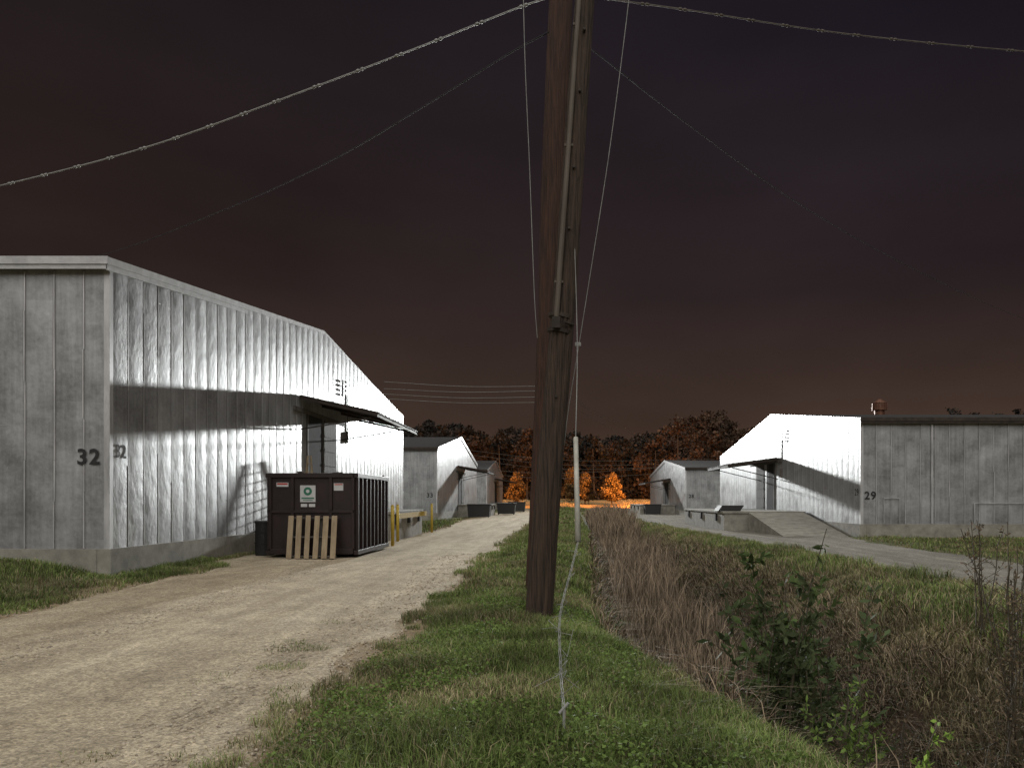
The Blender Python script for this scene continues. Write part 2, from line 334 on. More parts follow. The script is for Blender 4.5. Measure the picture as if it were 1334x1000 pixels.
def leafquads(P,D,size,col,asp=.45):
    n=len(P); D=D/np.linalg.norm(D,axis=1,keepdims=True)
    R=rng.normal(size=(n,3)); S=np.cross(D,R); S/=np.linalg.norm(S,axis=1,keepdims=True)
    s=size[:,None]
    V=np.stack([P,P+D*s*.5+S*s*asp*.5,P+D*s,P+D*s*.5-S*s*asp*.5],1)
    T=(np.array([(0,1,2,3)])[None]+np.arange(n)[:,None,None]*4).reshape(-1,4)
    return V.reshape(-1,3),T,np.repeat(col,4,0)
x,y=samp(80000,(-2.6,2.6),(3.4,13),1.2); m=bank(x,y)&off_road(x,y)&(x>np.interp(y,*LR)+.15)&(vn(x,y,1.3,51)>.45); x=x[m];y=y[m]; n=len(x)
P=np.stack([x,y,h(x,y)+.02+.08*rng.random(n)],-1); D=rng.normal(size=(n,3))*np.array([1,1,.35])
V,T,C=leafquads(P,D,.018+.022*rng.random(n),np.array([.14,.20,.055])*(.5+.9*rng.random((n,1))),.8)
fast("clover",V,T,C,M_leaf)
# dry reeds
x,y=samp(26000,(.5,6.5),(12,85),1.25)
off=x-eL(y); lim=3.1+1.4*(vn(x,y,.35,8)-.5)
m=(off>.85)&(off<lim)&(vn(x,y,.6,60)+.25*rng.random(len(x))>.42); x=x[m];y=y[m];n=len(x)
hr=(.7+.65*rng.random(n))*(.6+.6*vn(x,y,.6,61))*np.interp(y,[12,17,40],[.85,1.2,1.3])
c=np.array([.29,.225,.16])*(.25+1.15*rng.random((n,1)))
blades("dry_reeds",x,y,hr,.010+.0007*y,.32,c,M_dry)
# dead brush
x,y=samp(160000,(.2,8.2),(4.2,40),1.5)
zz=h(x,y); m=(zz<-.16)&(vn(x,y,.8,62)+.2*rng.random(len(x))>.32); m&=(x>eL(y)+.2)&((x<eR(y)-1.4)|(rng.random(len(x))<.3)); x=x[m];y=y[m];n=len(x)
c=np.where(rng.random((n,1))<.18,np.array([[.11,.15,.05]]),np.array([[.31,.235,.16]]))*(.15+1.15*rng.random((n,1))**1.3)
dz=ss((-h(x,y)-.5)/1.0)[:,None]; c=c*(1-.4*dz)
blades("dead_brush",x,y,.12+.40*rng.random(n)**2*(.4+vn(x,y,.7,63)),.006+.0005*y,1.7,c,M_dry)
def shrub(name,loc,H,nst,spread,leafs,lsize,lc,stemc,bare=0.0,lean=.25):
    base=np.array([loc[0],loc[1],float(h(loc[0],loc[1]))])
    e=empty(name,tuple(base)); mb=MB(); PP=[];DD=[]
    for s in range(nst):
        a=rng.random()*6.28; l=rng.random()*lean
        hh=H*(.55+.45*rng.random()) if s else H
        b0=base+np.array([math.cos(a)*spread*.3*rng.random(),math.sin(a)*spread*.3*rng.random(),-.05])
        tip=b0+np.array([math.cos(a)*l*hh+rng.normal()*spread*.2,math.sin(a)*l*hh*.8,hh])
        pts=[]; K=7
        for t in np.linspace(0,1,K): pts.append(b0*(1-t)+tip*t+np.array([math.cos(a),math.sin(a),0])*.12*hh*(t*t-t)+rng.normal(size=3)*.012)
        for q in range(K-1): mb.cyl(pts[q],pts[q+1],.009*(1-q/K)+.003,.009*(1-(q+1)/K)+.003,5,False)
        nb=7
        for q in range(nb):
            t=.3+.65*rng.random(); p=b0*(1-t)+tip*t; aa=rng.random()*6.28; ln=(.12+.25*rng.random())*hh*(1.1-t)+.06
            d=np.array([math.cos(aa),math.sin(aa),.7]); d/=np.linalg.norm(d); p2=p+d*ln
            mb.cyl(p,p2,.004,.0025,4,False)
            k=int(leafs/nb*(1-bare)); tt=rng.random(k); PP.append(p[None]*(1-tt[:,None])+p2[None]*tt[:,None]); DD.append(rng.normal(size=(k,3))*.8+d*.6+np.array([0,0,-.15]))
        k=int(leafs*.5*(1-bare)); tt=.35+.65*rng.random(k); PP.append(b0[None]*(1-tt[:,None])+tip[None]*tt[:,None]); DD.append(rng.normal(size=(k,3))+np.array([0,0,.2]))
    mb.obj("stems",stemc,e)
    P=np.concatenate(PP);D=np.concatenate(DD);n=len(P)
    if n:
        V,T,C=leafquads(P,D,lsize*(.6+.7*rng.random(n)),np.array(lc)*(.45+.95*rng.random((n,1))),.42)
        o=fast("leaves",V,T,C,M_leaf); attach(o,e)
    return e
M_stem=simple("stem",(.05,.04,.025),(.1,.08,.05),.8,0,6,bump=0)
shrub("leafy_shrub",(2.30,7.8),3.05,5,.7,120,.12,(.09,.125,.045),M_stem,0,.12)
shrub("leafy_shrub",(1.95,7.3),2.1,6,.8,80,.11,(.07,.09,.04),M_stem,.1,.22)
shrub("leafy_shrub",(2.6,7.5),2.5,6,.8,100,.11,(.075,.10,.045),M_stem,.1,.2)
shrub("leafy_shrub",(2.25,6.9),1.6,6,.7,60,.10,(.09,.09,.045),M_stem,.2,.3)
shrub("green_weed",(2.6,5.9),1.5,9,.6,110,.065,(.28,.42,.085),M_stem,0,.3)
shrub("green_weed",(2.05,5.5),.95,7,.5,50,.055,(.16,.23,.06),M_stem,0,.35)
shrub("green_weed",(3.3,6.0),1.1,7,.7,60,.07,(.08,.12,.04),M_stem,0,.35)
for (a,b_,H) in [(4.5,7.6,2.0),(4.9,8.3,2.0),(4.0,7.0,1.6),(5.4,9.2,1.9),(3.4,6.3,1.4),(3.6,8.2,1.3),(5.8,10.5,1.7),(3.2,10.5,1.4),(4.1,6.3,1.6),(2.9,5.4,1.1),(3.7,6.0,1.5),(4.6,7.2,1.8)]:
    shrub("dry_weed",(a,b_),H,6,.5,38,.05,(.15,.11,.07),M_stem,.1,.22)
# ------------------------------------------------------------------ trees
def crown(cx,cy,z0,z1,rx,ncl,nl,ls,col,shape='oval'):
    u=rng.random(ncl); zc=z0+(z1-z0)*u
    if shape=='cone': rad=rx*(1.02-u)**.8*np.minimum(1,u*6+.4)
    else: rad=rx*np.sqrt(np.clip(1-(2*u-.85)**2/1.4,.06,1))
    a=rng.random(ncl)*6.283; rr=rad*np.sqrt(.15+.85*rng.random(ncl))
    cc=np.stack([cx+np.cos(a)*rr,cy+np.sin(a)*rr,zc],-1); cb=.4+1.0*rng.random(ncl)
    idx=rng.integers(0,ncl,nl); P=cc[idx]+rng.normal(size=(nl,3))*rx*.11*np.array([1,1,.75])
    C=np.array(col)*cb[idx][:,None]*(.6+.8*rng.random((nl,1)))
    return leafquads(P,rng.normal(size=(nl,3)),ls*(.6+.8*rng.random(nl)),C,.8)
def tree(name,x,y,H,rx,col,nl,ls,shape):
    z=float(h(x,y)); e=empty(name,(x,y,z)); mb=MB()
    mb.cyl((x,y,z-.2),(x,y,z+H*.45),H*.022,H*.015,8); mb.cyl((x,y,z+H*.45),(x+.1,y,z+H*.93),H*.015,H*.004,6)
    for q in range(14):
        t=.25+.6*rng.random(); a=rng.random()*6.28; l=rx*(1.0-t)*1.1
        mb.cyl((x,y,z+H*t),(x+math.cos(a)*l,y+math.sin(a)*l,z+H*t+l*.5),H*.006,H*.002,5,False)
    mb.obj("trunk",M_bark,e)
    V,T,C=crown(x,y,z+H*.17,z+H,rx,70,nl,ls,col,shape); o=fast("crown",V,T,C,M_leaf); attach(o,e)
for (px,Yt,H,rx) in [(797,152,6.5,2.6),(762,156,6.0,2.3),(673,150,6.3,2.2),(745,168,6.8,2.6)]:
    tree("maple_tree",(px-727)*Yt/1000,Yt,H,rx,(.16,.105,.045),4600,.34,'cone')
prof=([300,540,560,600,650,700,750,790,830,870,890,920,955,970,1000,1150,1225,1260,1300,1330,1450,1700],
      [566,558,548,552,557,560,567,564,568,561,539,533,543,553,562,545,536,533,529,537,532,543])
VV=[];TT=[];CC=[];nv=0; mb=MB()
for k in range(170):
    px=rng.uniform(300,1700) if k<60 else rng.uniform(530,990); Yt=rng.uniform(178,222)
    X0=(px-727)*Yt/1000; Ht=(650-np.interp(px,*prof))*Yt/1000+1.7; Ht*=rng.uniform(.80,1.03)
    rx=rng.uniform(3.0,5.5)
    warm_lit=(px>850)&(px<980)
    V,T,C=crown(X0,Yt,Ht*.12 if k%3 else Ht*.35,Ht,rx,38,1150,.72,(.075,.048,.032) if warm_lit else ((.032,.028,.024) if k%4 else (.048,.034,.026)))  # crowns in this stretch have reddish lamplight put into their leaf colour
    VV.append(V);TT.append(T+nv);CC.append(C);nv+=len(V)
    mb.cyl((X0,Yt,-.3),(X0+rng.normal()*.5,Yt,Ht*.85),.32,.08,6,False)
tl=fast("distant_trees",np.concatenate(VV),np.concatenate(TT),np.concatenate(CC),M_far)
e=mb.obj("trunks",M_bark); e.parent=tl
n=26000; x=rng.uniform(-120,170,n); y=rng.uniform(182,202,n); top=4.5+3*vn(x,y,.15,70); P=np.stack([x,y,1.2+rng.random(n)*top],-1)
V,T,C=leafquads(P,rng.normal(size=(n,3)),.8+.6*rng.random(n),np.array([.035,.028,.021])*(.4+rng.random((n,1))),.8)
fast("undergrowth",V,T,C,M_far)
# ------------------------------------------------------------------ buildings
def text(body,size,loc,rz,parent,mat=M_black,off=.012):
    c=bpy.data.curves.new("number",'FONT'); c.body=body; c.size=size; c.extrude=.001; c.offset=off; c.align_x='CENTER'; c.align_y='CENTER'; c.space_character=1.15
    o=bpy.data.objects.new("number_"+body,c); o.location=loc; o.rotation_euler=(math.radians(90),0,math.radians(rz)); COL.objects.link(o); c.materials.append(mat)
    if parent: attach(o,parent)
    return o
def building(name,sx,xn,yn,xf,yf,eave,peak,ext,num,pan=.65,can=None,dock=None,door=None,ins=None,numpos=(.45,2.6),darkeave=False):
    e=empty(name,(xn,yn,0)); xe=xn-sx*ext
    ym=(yn+yf)/2; sk=.6
    X_=lambda y:xn+(xf-xn)*(y-yn)/(yf-yn)
    roofz=lambda y:eave+(peak-eave)*(1-abs(y-ym)/((yf-yn)/2))
    mb=MB()
    mb.prism([(X_(yn),yn,sk),(X_(yf),yf,sk),(X_(yf),yf,eave),(X_(ym),ym,peak),(X_(yn),yn,eave)],(-sx*.15,0,0))
    mb.prism([(xe,yn,sk),(xe,yf,sk),(xe,yf,eave),(xe,ym,peak),(xe,yn,eave)],(sx*.15,0,0))
    mb.box((xn-sx*.152,yn,sk),(xe+sx*.152,yn+.15,eave)); mb.box((xf-sx*.152,yf-.15,sk),(xe+sx*.152,yf,eave))
    mb.obj("walls",M_wall,e)
    mb=MB(); k0=math.ceil((X_(yn)+yn+.05)/pan)
    yy=k0*pan-X_(yn)
    while yy<yf-.1:
        if yy>yn+.1:
            w=.024; x=X_(yy); z=sk+.01; top=roofz(yy)-.12
            while z<top-.05:
                z2=min(top,z+rng.uniform(1.2,2.8)); o=.002+.003*rng.random()
                mb.box((x+sx*.0005,yy-w/2+rng.normal()*.006,z),(x+sx*o,yy+w/2,z2-.004)); z=z2
        yy+=pan
    a,b_=sorted((xn,xe)); k=math.ceil((a+yn)/pan)
    while k*pan-yn<b_-.1:
        x=k*pan-yn
        if x>a+.1:
            z=sk+.01
            while z<eave-.2:
                z2=min(eave-.12,z+rng.uniform(.9,2.4)); j=rng.normal()*.010
                mb.box((x-.013+j,yn-.001,z),(x+.013+j,yn-.014-.01*rng.random(),z2-.006)); z=z2
        k+=1
    for q in range(int(ext/pan)):
        x=a+q*pan; zz=2.1+(rng.random()*2.2)
        if rng.random()<.35: mb.box((x+.04,yn-.001,zz),(x+pan-.04,yn-.004,zz+.008))
    for q in range(int((yf-yn)/pan)-1):
        y_=yn+.1+q*pan; zz=1.6+rng.random()*3.6; x=X_(y_)
        if rng.random()<.4 and zz<roofz(y_)-.3: mb.box((x,y_,zz),(x+sx*.003,y_+pan,zz+.008))
    mb.obj("panel_seams",M_seam,e)
    mb=MB(); mb.box((xn+sx*.008,yn-.012,sk-.02),(xn-sx*.12,yn-.004,eave-.02)); mb.box((xn+sx*.008,yn-.003,sk-.02),(xn+sx*.004,yn+.12,eave-.02)); mb.obj("corner_flashing",M_seam,e)
    mb=MB(); t=.05
    mb.prism([(X_(yn)+sx*t,yn-t,-.9),(X_(yf)+sx*t,yf+t,-.9),(X_(yf)+sx*t,yf+t,sk),(X_(yn)+sx*t,yn-t,sk)],(-sx*.3,0,0))
    mb.box((xn-sx*.26,yn-t,-.9),(xe,yn+.2,sk)); mb.obj("foundation",M_conc,e)
    ov=.22; ox=.07; mb=MB(); th=.08; sl=(peak-eave)/((yf-yn)/2)
    for (ya,yb) in ((yn-ov,ym),(yf+ov,ym)):
        za=eave-sl*ov+.05; zb=peak+.05
        xa=xn+sx*ox; xb=xe-sx*ox
        mb.prism([(xa,ya,za),(xa,yb,zb),(xa,yb,zb+th),(xa,ya,za+th)],(xb-xa,0,0))
    mb.obj("roof",M_roof,e)
    mb=MB()
    for (ya,yb) in ((yn-ov,ym),(yf+ov,ym)):
        za=eave-sl*ov-.10; zb=peak-.10; xa=xn+sx*ox
        mb.prism([(xa,ya,za+.1),(xa,yb,zb+.1),(xa,yb,zb+.26),(xa,ya,za+.26)],(sx*.03,0,0))
        mb.prism([(xa-sx*.02,ya,za-.03),(xa-sx*.02,yb,zb-.03),(xa-sx*.02,yb,zb+.10),(xa-sx*.02,ya,za+.10)],(sx*.03,0,0))
    mb.obj("rake_trim",M_trim,e)
    mb=MB(); z0=eave-sl*ov
    mb.box((xn+sx*ox+sx*.03,yn-ov-.03,z0+.0),(xe-sx*ox,yn-ov-.002,z0+.17))
    mb.box((xn+sx*ox,yn-ov,z0-.10),(xe-sx*ox,yn-ov+.03,z0+.0))
    mb.box((xn+sx*ox,yn-ov+.031,z0-.05),(xe-sx*ox,yn-.002,z0-.02))
    mb.obj("eave_trim",M_rustd if darkeave else M_trim,e)
    if can:
        y0,y1,out,zi,zo=can; mb=MB(); x=X_(y0); xo=x+sx*out
        mb.prism([(x+sx*.03,y0,zi),(xo,y0,zo),(xo,y0,zo+.04),(x+sx*.03,y0,zi+.04)],(0,y1-y0,0))
        mb.obj("canopy_roof",M_rustd,e)
        mb=MB()
        mb.beam((xo-sx*.05,y0,zo-.07),(xo-sx*.05,y1,zo-.07),.05,.12)
        nb=max(3,int((y1-y0)/2.2))
        for q in range(nb+1):
            yq=y0+.04+(y1-y0-.08)*q/nb
            mb.beam((x+sx*.04,yq,zi-.06),(xo-sx*.02,yq,zo-.06),.05,.10)
            if q%2==0:
                mb.beam((x+sx*.03,yq+.06,zi-1.25),(xo-sx*.3,yq+.06,zo-.16),.045,.045)
        for q in range(int((y1-y0)/.6)):
            yq=y0+.3+q*.6; mb.beam((x+sx*.06,yq,zi+.05),(xo+sx*.02,yq,zo+.05),.03,.03)
        mb.obj("canopy_frame",M_rustd,e)
    if door:
        y0,y1,z0,z1=door; mb=MB(); x=X_(y0)
        mb.box((x-sx*.05,y0,z0),(x+sx*.02,y1,z1)); mb.obj("opening_shade_slab",M_dark,e)  # near-black slab on the uncut wall; the doorway's shade is its colour
        mb=MB(); f=.14
        mb.box((x,y0-f,z0),(x+sx*.05,y0,z1)); mb.box((x,y1,z0),(x+sx*.05,y1+f,z1)); mb.box((x,y0-f-1.5,z1),(x+sx*.07,y1+f+1.5,z1+.16)); mb.obj("door_frame",M_wooddoor,e)
        mb=MB(); ym_=y0+(y1-y0)*.55
        mb.box((x+sx*.021,ym_,z0),(x+sx*.055,y1-.01,z1-.01))
        for zz in np.arange(z0+.1,z1-.1,.6): mb.box((x+sx*.056,ym_,zz),(x+sx*.07,y1-.02,zz+.09))
        mb.obj("sliding_door",M_wooddoor,e)
    if dock:
        y0,y1,out,zt=dock; mb=MB(); x=X_(y0); xo=x+sx*out
        mb.box((x+sx*.055,y0,-.6),(xo,y1,zt-.12)); mb.box((x+sx*.055,y0-.06,zt-.118),(xo+sx*.06,y1+.06,zt))
        mb.obj("loading_dock",M_conc,e,bevel=.02)
        mb=MB()
        for q in (.15,.5,.85): yq=y0+(y1-y0)*q; mb.box((xo,yq-.15,zt-.55),(xo+sx*.1,yq+.15,zt-.16))
        mb.obj("dock_bumpers",M_black,e)
    if num: 
        text(num,.48,(xn-sx*(numpos[0]),yn-.030,numpos[1]),0,e)
        text(num,.42,(X_(yn+.42)+sx*.0065,yn+.42,numpos[1]+.15),90 if sx>0 else -90,e,off=.006)
    if ins:
        yi,zi=ins; x=X_(yi); mb=MB(); mb.box((x+sx*.01,yi-.03,zi-.35),(x+sx*.03,yi+.03,zi+.4))
        for q in range(4):
            z_=zi-.28+q*.2; mb.cyl((x+sx*.09,yi,z_-.05),(x+sx*.09,yi,z_+.05),.035,.035,10); mb.cyl((x+sx*.09,yi,z_-.015),(x+sx*.09,yi,z_+.015),.045,.045,10); mb.box((x+sx*.03,yi-.01,z_-.01),(x+sx*.08,yi+.01,z_+.01))
        mb.cyl((x+sx*.03,yi+.5,zi-1.9),(x+sx*.03,yi+.5,zi-.2),.02,.02,8)
        mb.box((x+sx*.02,yi+.36,zi-2.4),(x+sx*.10,yi+.64,zi-1.9))
        mb.obj("insulator_rack",M_ins,e)
    return e
b32=building("metal_warehouse",1,-9.93,17,-9.6,47.6,6.86,8.62,60,"32",can=(29,37.2,3.0,5.6,4.95),dock=(30.8,38,3.05,1.2),door=(30,33.6,1.2,5.0),ins=(34.9,6.7),numpos=(.46,2.62))
b33=building("metal_warehouse",1,-9.75,62,-9.75,92,5.75,7.8,50,"33",can=(74,81,3.0,4.9,4.4),dock=(74.5,82,3.0,1.2),door=(75,79,1.2,4.3),numpos=(.6,2.0),darkeave=True)
b34=building("metal_warehouse",1,-9.9,107,-9.9,137,5.7,7.7,45,None,can=(119,128,3.0,4.9,4.4),dock=(119.5,127,3.0,1.2),door=(120,124,1.2,4.3),darkeave=True)
b29=building("metal_warehouse",-1,13.40,34,13.06,61.9,5.16,6.85,60,"29",can=(46,52.2,3.1,4.15,3.75),dock=(41.2,54,4.4,1.05),door=(47.0,51.0,1.05,3.9),ins=(45.0,5.4),numpos=(.42,1.85),darkeave=True)
b28=building("metal_warehouse",-1,13.2,79.5,13.2,110,4.85,6.35,50,"28",can=(90,97,3.0,4.1,3.6),dock=(86,98,4.0,1.1),door=(92,96,1.1,3.6),numpos=(.6,2.0),darkeave=True)
mb=MB(); mb.prism([(10.2,41.1,-.5),(10.2,34.6,-.5),(10.2,34.6,.0),(10.2,41.1,1.0)],(2.95,0,0))
o=mb.obj("ramp",M_conc,b29)
mb=MB(); mb.prism([(8.75,41.9,1.06),(9.95,41.9,1.06),(10.15,41.9,1.36),(8.95,41.9,1.36)],(0,1.2,0)); mb.obj("dock_leveler_plate",M_black,b29)
mb=MB(); vx,vy,vz=20.1,48,6.8
mb.cyl((vx,vy,vz-.2),(vx,vy,vz+.45),.30,.30,16); mb.cyl((vx,vy,vz+.45),(vx,vy,vz+.9),.42,.42,16); mb.cyl((vx,vy,vz+.9),(vx,vy,vz+1.15),.45,.08,16)
for q in range(12):
    a=q/12*6.283; mb.box((vx+math.cos(a)*.43-.02,vy+math.sin(a)*.43-.02,vz+.45),(vx+math.cos(a)*.43+.02,vy+math.sin(a)*.43+.02,vz+.9))
mb.obj("roof_vent",M_copper,b29)
mb=MB(); mb.box((14.4,33.955,.62),(14.42,33.93,1.75)); mb.box((15.1,33.955,.62),(15.12,33.93,1.75)); mb.box((14.4,33.955,1.72),(15.12,33.925,1.76)); mb.box((18.4,33.955,1.5),(30,33.93,1.54)); mb.box((18.4,33.955,.65),(18.44,33.93,1.5)); mb.box((16.5,33.965,.62),(16.56,33.92,5.0)); mb.obj("access_panel",M_seam,b29)
for bx,by in ((-5.95,27.6),(-6.35,30.4),(-6.35,38.6)):
    mb=MB(); z=float(h(bx,by)); mb.cyl((bx,by,z-.1),(bx,by,z+1.45),.06,.06,12); mb.cyl((bx,by,z+1.45),(bx,by,z+1.5),.06,.03,12); mb.obj("bollard",M_yellow,None,True)
mb=MB(); mb.box((-6.52,31,.9),(-6.50,38,1.12)); mb.obj("yellow_edge",M_yellow,b32)
mb2=MB(); mb2.box((-9.55,28.6,-.3),(-8.6,30.7,1.19)); mb2.obj("dock_step",M_conc,b32)
lx,ly,lz=-9.42,28.9,1.2
mb=MB(); HL=2.15
mb.beam((lx-.22,ly,lz),(lx-.06,ly+.15,lz+HL),.05,.04); mb.beam((lx+.22,ly,lz),(lx+.06,ly+.15,lz+HL),.05,.04); mb.beam((lx-.22,ly+.3,lz),(lx-.05,ly+.17,lz+HL),.05,.04); mb.beam((lx+.22,ly+.3,lz),(lx+.05,ly+.17,lz+HL),.05,.04)
for q in range(6): t=.15+q*.14; mb.beam((lx-.22+.16*t,ly+.15*t,lz+HL*t),(lx+.22-.16*t,ly+.15*t,lz+HL*t),.07,.03)
mb.obj("step_ladder",M_pallet)
# ------------------------------------------------------------------ dumpster
dx0,dx1,dy0,dy1=-8.30,-5.86,22.1,26.1; zb,zt=.18,2.42
e=empty("roll_off_dumpster",((dx0+dx1)/2,dy0,0)); mb=MB(); t=.05
mb.box((dx0,dy0,zb),(dx1,dy0+t,zt)); mb.box((dx0,dy1-t,zb),(dx1,dy1,zt)); mb.box((dx0,dy0+t+.001,zb),(dx0+t,dy1-t-.001,zt)); mb.box((dx1-t,dy0+t+.001,zb),(dx1,dy1-t-.001,zt)); mb.box((dx0+t,dy0+t,zb),(dx1-t,dy1-t,zb+.06))
mb.obj("body",M_dump,e)
mb=MB()
for q in range(9):
    y=dy0+.1+(dy1-dy0-.2)*q/8; mb.box((dx1+.002,y-.045,zb+.06),(dx1+.10,y+.045,zt-.11)); mb.box((dx0-.10,y-.045,zb+.06),(dx0-.002,y+.045,zt-.11))
for xa,xb in ((dx0-.11,dx0+.02),(dx1-.02,dx1+.11)): mb.box((xa,dy0-.03,zt-.10),(xb,dy1+.03,zt+.03)); mb.box((xa,dy0-.02,zb-.08),(xb,dy1+.02,zb+.05))
mb.box((dx0+.021,dy0-.07,zt-.10),(dx1-.021,dy0-.003,zt+.03)); mb.box((dx0+.03,dy0-.06,zb-.06),(dx1-.03,dy0-.003,zb+.10)); mb.box((dx0+.03,dy0-.05,1.30),(dx1-.03,dy0-.003,1.38))
for x in (dx0-.02,dx0+.62,dx1-.72,dx1-.08): mb.box((x,dy0-.062,zb+.101),(x+.09,dy0-.004,1.299)); mb.box((x,dy0-.062,1.381),(x+.09,dy0-.004,zt-.101))
mb.box((dx0+.5,dy0-.02,.02),(dx0+.62,dy1,zb-.081)); mb.box((dx1-.62,dy0-.02,.02),(dx1-.5,dy1,zb-.081))
mb.obj("ribs_and_rails",M_dump,e,bevel=.008)
mb=MB()
for x in (dx0+.35,dx1-.35):
    for y in (dy0+.3,dy1-.4): mb.cyl((x-.08,y,.12),(x+.08,y,.12),.12,.12,14)
mb.obj("rollers",M_black,e)
mb=MB(); mb.mi=0
fy=dy0-.006
mb.box((-7.42,fy-.012,1.62),(-6.98,fy,2.10)); mb.box((-8.10,fy-.01,2.06),(-7.76,fy,2.18)); mb.box((-6.45,fy-.01,1.95),(-6.18,fy,2.16)); mb.box((-7.40,fy-.01,1.48),(-7.22,fy,1.57)); mb.box((-7.17,fy-.01,1.48),(-6.99,fy,1.57))
mb.mi=1
mb.cyl((-7.20,fy-.018,1.93),(-7.20,fy-.0125,1.93),.12,.12,20); mb.box((-7.38,fy-.016,1.71),(-7.02,fy-.0125,1.75)); mb.box((-7.34,fy-.016,1.66),(-7.06,fy-.0125,1.68))
mb.mi=2; mb.box((-8.08,fy-.014,2.12),(-7.78,fy-.0105,2.165)); mb.box((-6.43,fy-.014,2.11),(-6.20,fy-.0105,2.14))
mb.mi=0; mb.cyl((-7.20,fy-.022,1.93),(-7.20,fy-.0185,1.93),.05,.05,16)
mb.obj("labels",[M_white,M_green,M_red],e)
mb=MB()
for q in range(26):
    x=rng.uniform(dx0+.2,dx1-.3); y=rng.uniform(dy0+.2,dy1-.3); mb.beam((x,y,2.1+rng.random()*.2),(x+rng.normal()*.3,y+rng.normal()*.3,2.3+rng.random()*.25),.3*rng.random()+.05,.03)
mb.obj("debris",M_wooddoor,e)
e=empty("wooden_pallet",(-6.9,21.7,0)); mb=MB(); x0,x1=-7.66,-6.28
def P3(x,u,o=0): return (x,21.62+u*.17-o,.03+u)
nsl=6
for q in range(nsl):
    x=x0+.07+(x1-x0-.14)*q/(nsl-1)
    mb.beam(P3(x,0,.0),P3(x+rng.normal()*.006,1.2+rng.normal()*.008,.0),.135+.02*rng.random(),.02,(0,1,0))
mb.obj("deck_boards",M_pallet,e)
mb=MB()
for u in (.06,.6,1.14): mb.beam((x0,21.62+u*.17+.065,.03+u),(x1,21.62+u*.17+.065,.03+u),.09,.04,(0,0,1))
mb.obj("stringers",M_wooddoor,e)
mb=MB(); 
for q in range(4):
    x=x0+.1+(x1-x0-.2)*q/3; mb.beam((x,21.62+.13,.03),(x,21.62+1.15*.17+.13,1.18),.09,.018,(0,1,0))
mb.obj("bottom_boards",M_wooddoor,e)
mb=MB(); bx,by=-8.75,22.9
for (z0,z1,r0,r1) in ((0,.08,.25,.27),(.08,.38,.27,.27),(.38,.42,.29,.29),(.42,.72,.27,.27),(.72,.76,.29,.29),(.76,1.0,.27,.27),(1.0,1.06,.29,.28)): mb.cyl((bx,by,z0),(bx,by,z1),r0,r1,20)
mb.obj("steel_barrel",M_black,None)
def bin_(x,y,z,w,d,hh):
    mb=MB(); mb.prism([(x,y,z+.1),(x+w,y,z+.1),(x+w+.1,y,z+hh),(x-.1,y,z+hh)],(0,d,0)); mb.box((x-.14,y-.04,z+hh),(x+w+.14,y+d+.04,z+hh+.07)); mb.box((x,y+.05,z),(x+.12,y+.15,z+.1)); mb.box((x+w-.12,y+.05,z),(x+w,y+.15,z+.1)); mb.obj("dark_dumpster",M_black,None,bevel=.01)
bin_(-8.2,70,0,1.9,1.6,1.2); bin_(-6.6,84,0,1.8,2,1.2); bin_(-6.4,100,0,2,2,1.3); bin_(9.6,84,0,1.6,1.6,1.1)
# ------------------------------------------------------------------ poles and cables
def pxp(px,py,Yd): return Vector(((px-727)*Yd/1000,Yd,1.7+(650-py)*Yd/1000))
def pole(name,b,t,r0,r1,mat):
    n=36; K=90; V=[];F=[]
    b=Vector(b);t=Vector(t)
    crack=[(rng.integers(0,n),rng.random(),.15+.25*rng.random()) for _ in range(38)]
    for k in range(K+1):
        s=k/K; c=b.lerp(t,s)+Vector((.014*math.sin(s*9+r0*50),0,0)); r=r0+(r1-r0)*s
        if s<.03: r*=1+.12*(1-s/.03)
        for i in range(n):
            a=2*math.pi*i/n; rr=r*(1+.018*math.sin(i*5.1+k*.07)+.012*math.sin(i*2.3+k*.21)+rng.normal()*.004)
            for ci,cs,cl in crack:
                if ci==i and cs<s<cs+cl: rr*=.90
            V.append((c.x+rr*math.cos(a),c.y+rr*math.sin(a),c.z))
    for k in range(K):
        for i in range(n): j=(i+1)%n; F.append((k*n+i,k*n+j,(k+1)*n+j,(k+1)*n+i))
    me=bpy.data.meshes.new(name); me.from_pydata(V,[],F+[tuple(K*n+i for i in range(n))]); me.materials.append(mat)
    me.polygons.foreach_set("use_smooth",[True]*len(me.polygons)); me.update()
    o=bpy.data.objects.new(name,me); COL.objects.link(o); return o
YP=10.6
fb=pxp(700,812,YP); ft=fb+(pxp(762,0,YP)-pxp(700,803,YP))*1.22
p1=pole("utility_pole",fb+Vector((0,0,-.25)),ft,.195,.120,M_pole)
bb=Vector((-.33,12.9,-.3)); bt=pxp(731,0,12.9); bt=bb+(bt-bb)*1.2
p2=pole("utility_pole",bb,bt,.225,.190,M_poleb)
mb=MB(); c0=fb.lerp(ft,.40)+Vector((-.06,-.185,0)); c1=fb.lerp(ft,1.0)+Vector((-.095,-.105,0))
mb.cyl(c0,c1,.036,.030,10)
for s in (.45,.63,.79): c=c0.lerp(c1,(s-.4)/.6); mb.box((c.x-.06,c.y+.01,c.z-.015),(c.x+.06,c.y+.05,c.z+.015))
o=mb.obj("conduit",M_cond); o.parent=p1
mb=MB()
for s,r in ((.385,.180),(.405,.176),(.86,.145)): c=fb.lerp(ft,s); mb.cyl(c,c+Vector((0.01,0,.05)),r,r,24)
c=fb.lerp(ft,.395); mb.box((c.x-.11,c.y-.25,c.z-.07),(c.x+.0,c.y-.17,c.z+.08)); mb.cyl((c.x+.05,c.y-.24,c.z),(c.x+.18,c.y-.10,c.z),.018,.018,8)
